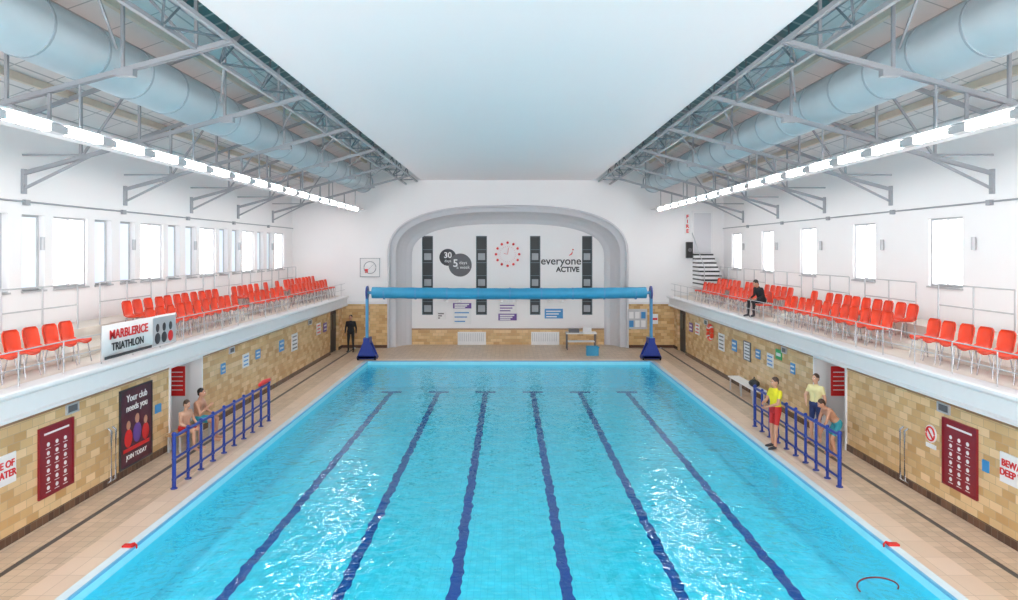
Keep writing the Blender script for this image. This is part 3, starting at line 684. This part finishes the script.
def person(name, loc, rotz, J, sc=1.0, skin=SKIN, shirt=None, shorts=NAVY, long_leg=False, long_sleeve=False, shoe=None, hair=HAIRB, headpitch=0.0, headyaw=0.0):
    J = {k: Vector(v) for k, v in J.items()}
    mats = [skin, shirt or skin, shorts, shoe or skin]
    bones = []
    def bone(a, b, ra, rb, zf): bones.append((Vector(a), Vector(b), ra, rb, zf))
    P, N = J['pelvis'], J['neck']; ax = (N-P)
    lat = (J['shr']-J['shl']).normalized(); lath = (J['hir']-J['hil']).normalized()
    c1, c2, c3 = P+ax*0.02, P+ax*0.38, P+ax*0.76
    for s_ in (-1, 1):
        bone(c1+lath*.075*s_, c2+lat*.055*s_, .108, .095, lambda t: 2 if t < .45 else 1)
        bone(c2+lat*.055*s_, c3+lat*.085*s_, .095, .112, lambda t: 1)
    bone(c1-lath*.07, c1+lath*.07, .11, .11, lambda t: 2)
    bone(c3-lat*.09, c3+lat*.09, .11, .11, lambda t: 1)
    bone(J['shl'], J['shr'], .058, .058, lambda t: 1)
    bone(c3, N, .09, .06, lambda t: 1)
    bone(N, J['head']-Vector((0,0,.04)), .052, .05, lambda t: 0)
    arm = (lambda t: 1) if long_sleeve else (lambda t: 1 if t < 0.55 else 0)
    for q in 'lr':
        bone(J['sh'+q], J['el'+q], .055, .041, arm if shirt else (lambda t: 0))
        bone(J['el'+q], J['wr'+q], .041, .027, (lambda t: 1 if t < .95 else 0) if long_sleeve else (lambda t: 0))
        bone(J['hi'+q], J['kn'+q], .088, .056, (lambda t: 2) if long_leg else (lambda t: 2 if t < .75 else 0))
        bone(J['kn'+q], J['an'+q], .055, .036, (lambda t: 2) if long_leg else (lambda t: 0))
        bone(J['an'+q]-Vector((0,0,.02)), J['to'+q], .042, .034, lambda t: 3)
    b = MB()
    for a, c, ra, rb, z in bones:
        b.sph(a, ra, 0, 12, 8); b.sph(c, rb, 0, 12, 8)
        if (c-a).length > 1e-3: b.tube([a, c], [ra, rb], 12, 0)
    for q in 'lr':
        m_ = J['kn'+q].lerp(J['an'+q], .3); b.sph(m_-Vector((0,.012,0)), (.052,.055,.10), 0)
    hr = Matrix.Rotation(headyaw, 3, 'Z') @ Matrix.Rotation(headpitch, 3, 'X'); hc = J['head']
    hp = lambda x, y, z: hc + hr @ Vector((x, y, z))
    b.sph(hc, (.074, .092, .112), 0, 16, 12, hr); b.sph(hp(0, .03, -.06), (.052, .055, .055), 0, 12, 8, hr)
    b.tube([hp(0, .08, .02), hp(0, .112, -.025)], [.011, .018], 8, 0); b.sph(hp(0, .105, -.025), .018, 0, 8, 6)
    for s_ in (-1, 1): b.sph(hp(.078*s_, -.005, -.005), (.014, .026, .034), 0, 8, 6, hr)
    root = empty(name, loc); root.rotation_euler = (0, 0, rotz); root.scale = (sc, sc, sc)
    tmp = b.obj('tmp', [])
    rm = tmp.modifiers.new('r', 'REMESH'); rm.mode = 'VOXEL'; rm.voxel_size = 0.012
    sm = tmp.modifiers.new('s', 'SMOOTH'); sm.iterations = 5; sm.factor = 0.5
    dg = bpy.context.evaluated_depsgraph_get(); me = bpy.data.meshes.new_from_object(tmp.evaluated_get(dg))
    bpy.data.objects.remove(tmp)
    me.materials.clear()
    for m in mats: me.materials.append(m)
    hz = hc
    for pl in me.polygons:
        pl.use_smooth = True; c_ = pl.center; best = 9; mi = 0
        if (c_-hz).length < .135: pl.material_index = 0; continue
        for a, d, ra, rb, z in bones:
            v = d-a; L = v.length_squared; t = max(0, min(1, (c_-a).dot(v)/L)) if L > 0 else 0
            ds = (c_-(a+v*t)).length-(ra+(rb-ra)*t)
            if ds < best: best = ds; mi = z(t)
        pl.material_index = mi
    bo = bpy.data.objects.new('body', me); S.collection.objects.link(bo); bo.parent = root
    h = MB()
    for q, s_ in (('l', -1), ('r', 1)):
        wv = J['wr'+q]; d = (wv-J['el'+q]).normalized()
        side = d.cross(Vector((s_, 0, 0)));
        side = side.normalized() if side.length > .1 else Vector((0, 1, 0))
        side = side if side.y > 0 else -side
        nrm = d.cross(side).normalized()
        h.sph(wv+d*.045, (.016, .036, .05), 0, 10, 8, Matrix((nrm, side, d)).transposed())
        inward = nrm if nrm.x*s_ < 0 else -nrm
        for i, L in enumerate((.068, .078, .072, .056)):
            o_ = wv+d*.082+side*(.027-.018*i)
            h.tube([o_, o_+d*L*.45+inward*.004, o_+d*L*.8+inward*.016, o_+d*L+inward*.032], [.009, .0085, .008, .006], 6, 0)
        o_ = wv+d*.03+side*.03
        h.tube([o_, o_+side*.022+d*.022+inward*.006, o_+side*.03+d*.05+inward*.016], [.012, .010, .007], 6, 0)
    h.obj('hands', [skin], root)
    f = MB()
    for s_ in (-1, 1):
        f.sph(hp(.03*s_, .083, .008), (.013, .009, .008), 1, 8, 6, hr); f.sph(hp(.03*s_, .089, .008), .005, 2, 6, 5)
        f.sph(hp(.03*s_, .088, .028), (.017, .006, .004), 0, 8, 5, hr)
    f.sph(hp(0, .088, -.058), (.022, .008, .006), 3, 8, 5, hr)
    f.sph(hp(0, -.022, .032), (.082, .094, .098), 0, 16, 12, hr)
    f.sph(hp(0, -.045, -.02), (.07, .06, .07), 0, 12, 8, hr)
    f.obj('hair_and_face', [hair, M_white, M_black, LIP], root)
    return root

def pose(base, **k): d = dict(base); d.update(k); return d
person('lifeguard', (6.6, 16.75, 0.012), PI/2+0.25, pose(STAND, elr=(.22,.10,1.15), wrr=(.10,.27,1.12), ell=(-.22,.08,1.14), wrl=(-.06,.26,1.05), knl=(-.12,.08,.5), anl=(-.13,.10,.08), tol=(-.14,.27,.035)),
       1.0, SKIN, M_gold, SHORT_R, shoe=SHOE, headpitch=-0.2)
person('swimmer', (7.85, 17.3, 0.0), PI/2+0.5, pose(STAND, elr=(.27,.05,1.16), wrr=(.12,.22,1.02)), 1.0, SKIN2, PALEY, NAVY, hair=HAIRB)
person('swimmer', (7.75, 16.2, 0.0), PI/2, pose(STAND, pelvis=(0,-.12,.86), neck=(0,.20,1.25), head=(0,.30,1.37), shl=(-.17,.17,1.2), shr=(.17,.17,1.2), ell=(-.2,.25,.95), wrl=(-.14,.33,.72), elr=(.2,.25,.95), wrr=(.14,.33,.72),
       hil=(-.09,-.12,.82), hir=(.09,-.12,.82), knl=(-.11,.08,.46), knr=(.11,.08,.46), anl=(-.12,-.03,.08), anr=(.12,-.03,.08), tol=(-.13,.13,.035), tor=(.13,.13,.035)), 0.9, SKIN, None, TEAL, headpitch=-0.5)
person('swimmer', (-8.02, 17.55, 0.0), -PI/2, pose(SIT, wrr=(.05,.30,.87), elr=(.24,.16,.72)), 1.0, SKIN, None, TEAL, hair=HAIRK)
person('swimmer', (-8.02, 16.8, 0.0), -PI/2-0.3, SIT, 0.9, SKIN2, None, SHORT_R, hair=HAIRB, headpitch=-0.3)
person('bystander', (-7.55, 32.6, 0.0), PI, STAND, 1.02, SKIN, BLK, BLK, True, True, SHOE, HAIRK)
person('spectator', (8.72, 23.3, 2.62), PI/2+0.3, pose(SIT, neck=(0,.16,1.0), head=(0,.26,1.14), shl=(-.18,.15,.95), shr=(.18,.15,.95)), 1.0, SKIN, BLK, BLK, True, True, SHOE, HAIRK, headpitch=-0.4)
b = MB()
b.box(8.52, 8.98, 23.08, 23.52, 3.0, 3.04, 0); b.box(8.98, 9.02, 23.08, 23.52, 3.1, 3.48, 0)
for dx in (8.55, 8.97):
    for dy in (23.1, 23.5): b.tube([(dx, dy, 2.62), (dx, dy, 3.1 if dx > 8.8 else 3.0)], 0.012, 6, 1)
b.obj('spectator_chair', [M_orange, M_chrome])

# ------------------------------------------------------------------ world & camera
W = bpy.data.worlds.new('World'); S.world = W; W.use_nodes = True
bg = W.node_tree.nodes['Background']; bg.inputs[0].default_value = (0.97, 0.97, 1.0, 1); bg.inputs[1].default_value = 2.6
cam = bpy.data.cameras.new('camera'); co = bpy.data.objects.new('camera', cam); S.collection.objects.link(co)
co.location = (0, 0, H); co.rotation_euler = (PI/2, 0, 0); cam.lens = 24.0; cam.sensor_width = 36
cam.shift_y = -50/1018; cam.shift_x = 0.001; cam.clip_end = 200
S.camera = co
